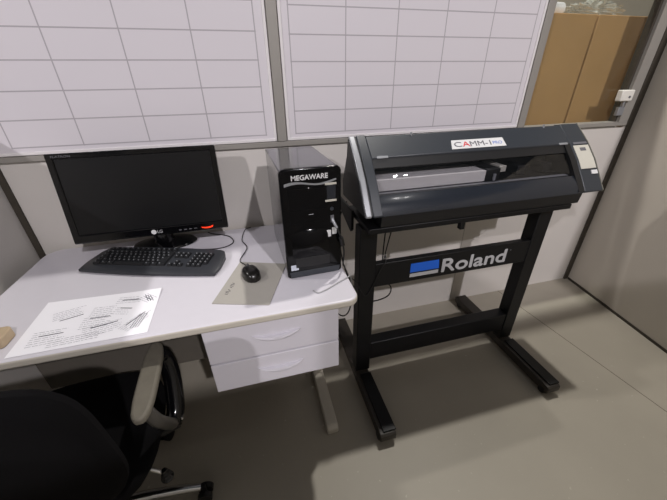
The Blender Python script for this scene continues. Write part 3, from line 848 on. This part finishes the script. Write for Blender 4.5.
bm = NB(); tube(bm, spline([(0, -.08, .392), (0, -.20, .388), (0, -.275, .45), (0, -.282, .60)]), .022, 12); obj('back_bracket', bm, BLK, ch, local=True)
for sx in (1, -1):
    X_ = sx*.265
    bm = NB()
    out = []
    for k in range(24):
        a = 2*PI*k/24; c_, s_ = math.cos(a), math.sin(a); l = (abs(c_)**3.5+abs(s_)**3.5)**(-1/3.5)
        out.append((X_-sx*.008+c_*l*.027, .0+s_*l*.137))
    prism_z(bm, out, .628, .652)
    ap = obj('arm_pad', bm, ARMPAD, ch, .008, 3, local=True); ap['label'] = 'worn grey armrest pad'
    bm = NB(); tube(bm, spline([(X_, -.10, .630), (X_+sx*.010, -.09, .57), (X_+sx*.012, -.04, .48), (X_+sx*.004, .0, .425)]), [.017]*25, 10)
    obj('rear_strut', bm, ARMBAR, ap, local=True)
    bm = NB(); tube(bm, spline([(X_-sx*.004, .10, .632), (X_+sx*.004, .12, .60), (X_+sx*.012, .10, .53), (X_+sx*.012, .04, .45), (X_, .0, .42)]), [.027]*33, 12)
    obj('front_strut', bm, BLKG, ap, local=True)
    bm = NB(); tube(bm, [(X_+sx*.018, .0, .425), (X_-sx*.05, -.01, .412), (sx*.13, .0, .40)], .018, 12)
    obj('arm_bracket', bm, BLK, ch, local=True)
    obj('bolt', lathe(NB(), [(.001, -.006), (.009, -.006), (.009, .004), (.001, .006)], (X_+sx*.03, .01, .43), 14, 'x'), CHROME, ch, local=True)
obj('gas_lift', lathe(NB(), [(.001, .10), (.026, .10), (.026, .24), (.016, .245), (.016, .385), (.001, .385)], (0, 0, 0), 20), BLK, ch, local=True)
bm = NB(); tube(bm, [(.10, -.03, .38), (.17, -.06, .345), (.222, -.072, .30)], .006, 8); lv = obj('height_lever', bm, CHROME, ch, local=True)
bm = NB()
for k in range(4): lathe(bm, [(.001, .274+k*.012), (.018-.003*k, .276+k*.012), (.019-.003*k, .280+k*.012), (.013-.002*k, .286+k*.012), (.001, .2865+k*.012)], (.225, -.074, .0), 16, 'z')
obj('lever_grip', bm, BLKG, lv, local=True)
obj('hub', lathe(NB(), [(.001, .07), (.045, .07), (.048, .09), (.04, .118), (.001, .12)], (0, 0, 0), 24), CHROME, ch, local=True)
for k in range(5):
    a = math.radians(-5)+2*PI*k/5; d = Vector((math.cos(a), math.sin(a), 0))
    bm = NB(); pts = [d*.03+Vector((0, 0, .098)), d*.12+Vector((0, 0, .098)), d*.21+Vector((0, 0, .088)), d*.28+Vector((0, 0, .072))]
    tube(bm, spline(pts, 5), [.021-.008*i_/15 for i_ in range(16)], 12)
    lg = obj('leg', bm, CHROME, ch, local=True)
    bm = NB(); s = Vector((-d.y, d.x, 0)); c_ = d*.288
    for o_ in (-.016, .016):
        cc_ = c_+s*o_
        for hw in (0,):
            r0 = []
            for e in (-.009, .009):
                r0.append([bm.verts.new(cc_+s*e+d*(.026*math.cos(2*PI*q_/20))+Vector((0, 0, .0265+.026*math.sin(2*PI*q_/20)))) for q_ in range(20)])
            for q_ in range(20): bm.faces.new([r0[0][q_], r0[0][(q_+1) % 20], r0[1][(q_+1) % 20], r0[1][q_]])
            bm.faces.new(r0[0]); bm.faces.new(r0[1][::-1])
    tube(bm, [c_+Vector((0, 0, .03)), c_+Vector((0, 0, .08))], .008, 10)
    obj('caster', bm, BLK, lg, local=True)

# ------------------------------------------------------------------ light
def lamp(name, loc, watts, size, col=(1, 1, 1)):
    l = bpy.data.lights.new(name, 'POINT'); l.energy = watts; l.shadow_soft_size = size; l.color = col
    o = bpy.data.objects.new(name, l); COL.objects.link(o); o.location = loc; return o
lamp('hall_lamp', (-.7, .6, 4.8), 440, .07, (1, .965, .91))
lamp('hall_lamp', (-.8, -5.4, 4.8), 800, .08, (1, .955, .985))
lamp('hall_lamp', (-7.0, -5.6, 4.8), 820, .08, (1, .955, .985))
lamp('hall_lamp', (-7.0, .6, 4.8), 420, .08, (1, .965, .93))
lamp('ceiling_lamp', (-.78, -1.31, 2.9), 3, .022, (1, .97, .95))
lamp('ceiling_lamp', (-.66, -1.31, 2.9), 2, .018, (1, .97, .95))
w = bpy.data.worlds.new('World'); S.world = w; w.use_nodes = True
w.node_tree.nodes['Background'].inputs[0].default_value = (.9, .95, 1, 1); w.node_tree.nodes['Background'].inputs[1].default_value = .08

# ------------------------------------------------------------------ camera
f_px = 309.9132; a, b, c = -.2544, .5031, -.0143
cam = bpy.data.cameras.new('Camera'); co = bpy.data.objects.new('Camera', cam); COL.objects.link(co)
cam.sensor_fit = 'HORIZONTAL'; cam.sensor_width = 36; cam.lens = f_px/667*36; cam.clip_start = .02
Rz = Matrix.Rotation(a, 3, 'Z')
fwd = Rz @ Vector((0, math.cos(b), -math.sin(b))); right0 = Rz @ Vector((1, 0, 0)); up0 = right0.cross(fwd)
right = right0*math.cos(c)+up0*math.sin(c); up = -right0*math.sin(c)+up0*math.cos(c)
M = Matrix((right, up, -fwd)).transposed().to_4x4(); M.translation = Vector((-2.2582, -1.4825, 1.376))
co.matrix_world = M
S.camera = co
S.view_settings.view_transform = 'Standard'; S.view_settings.look = 'None'
S.view_settings.exposure = 0; S.view_settings.gamma = 1; S.view_settings.use_curve_mapping = False
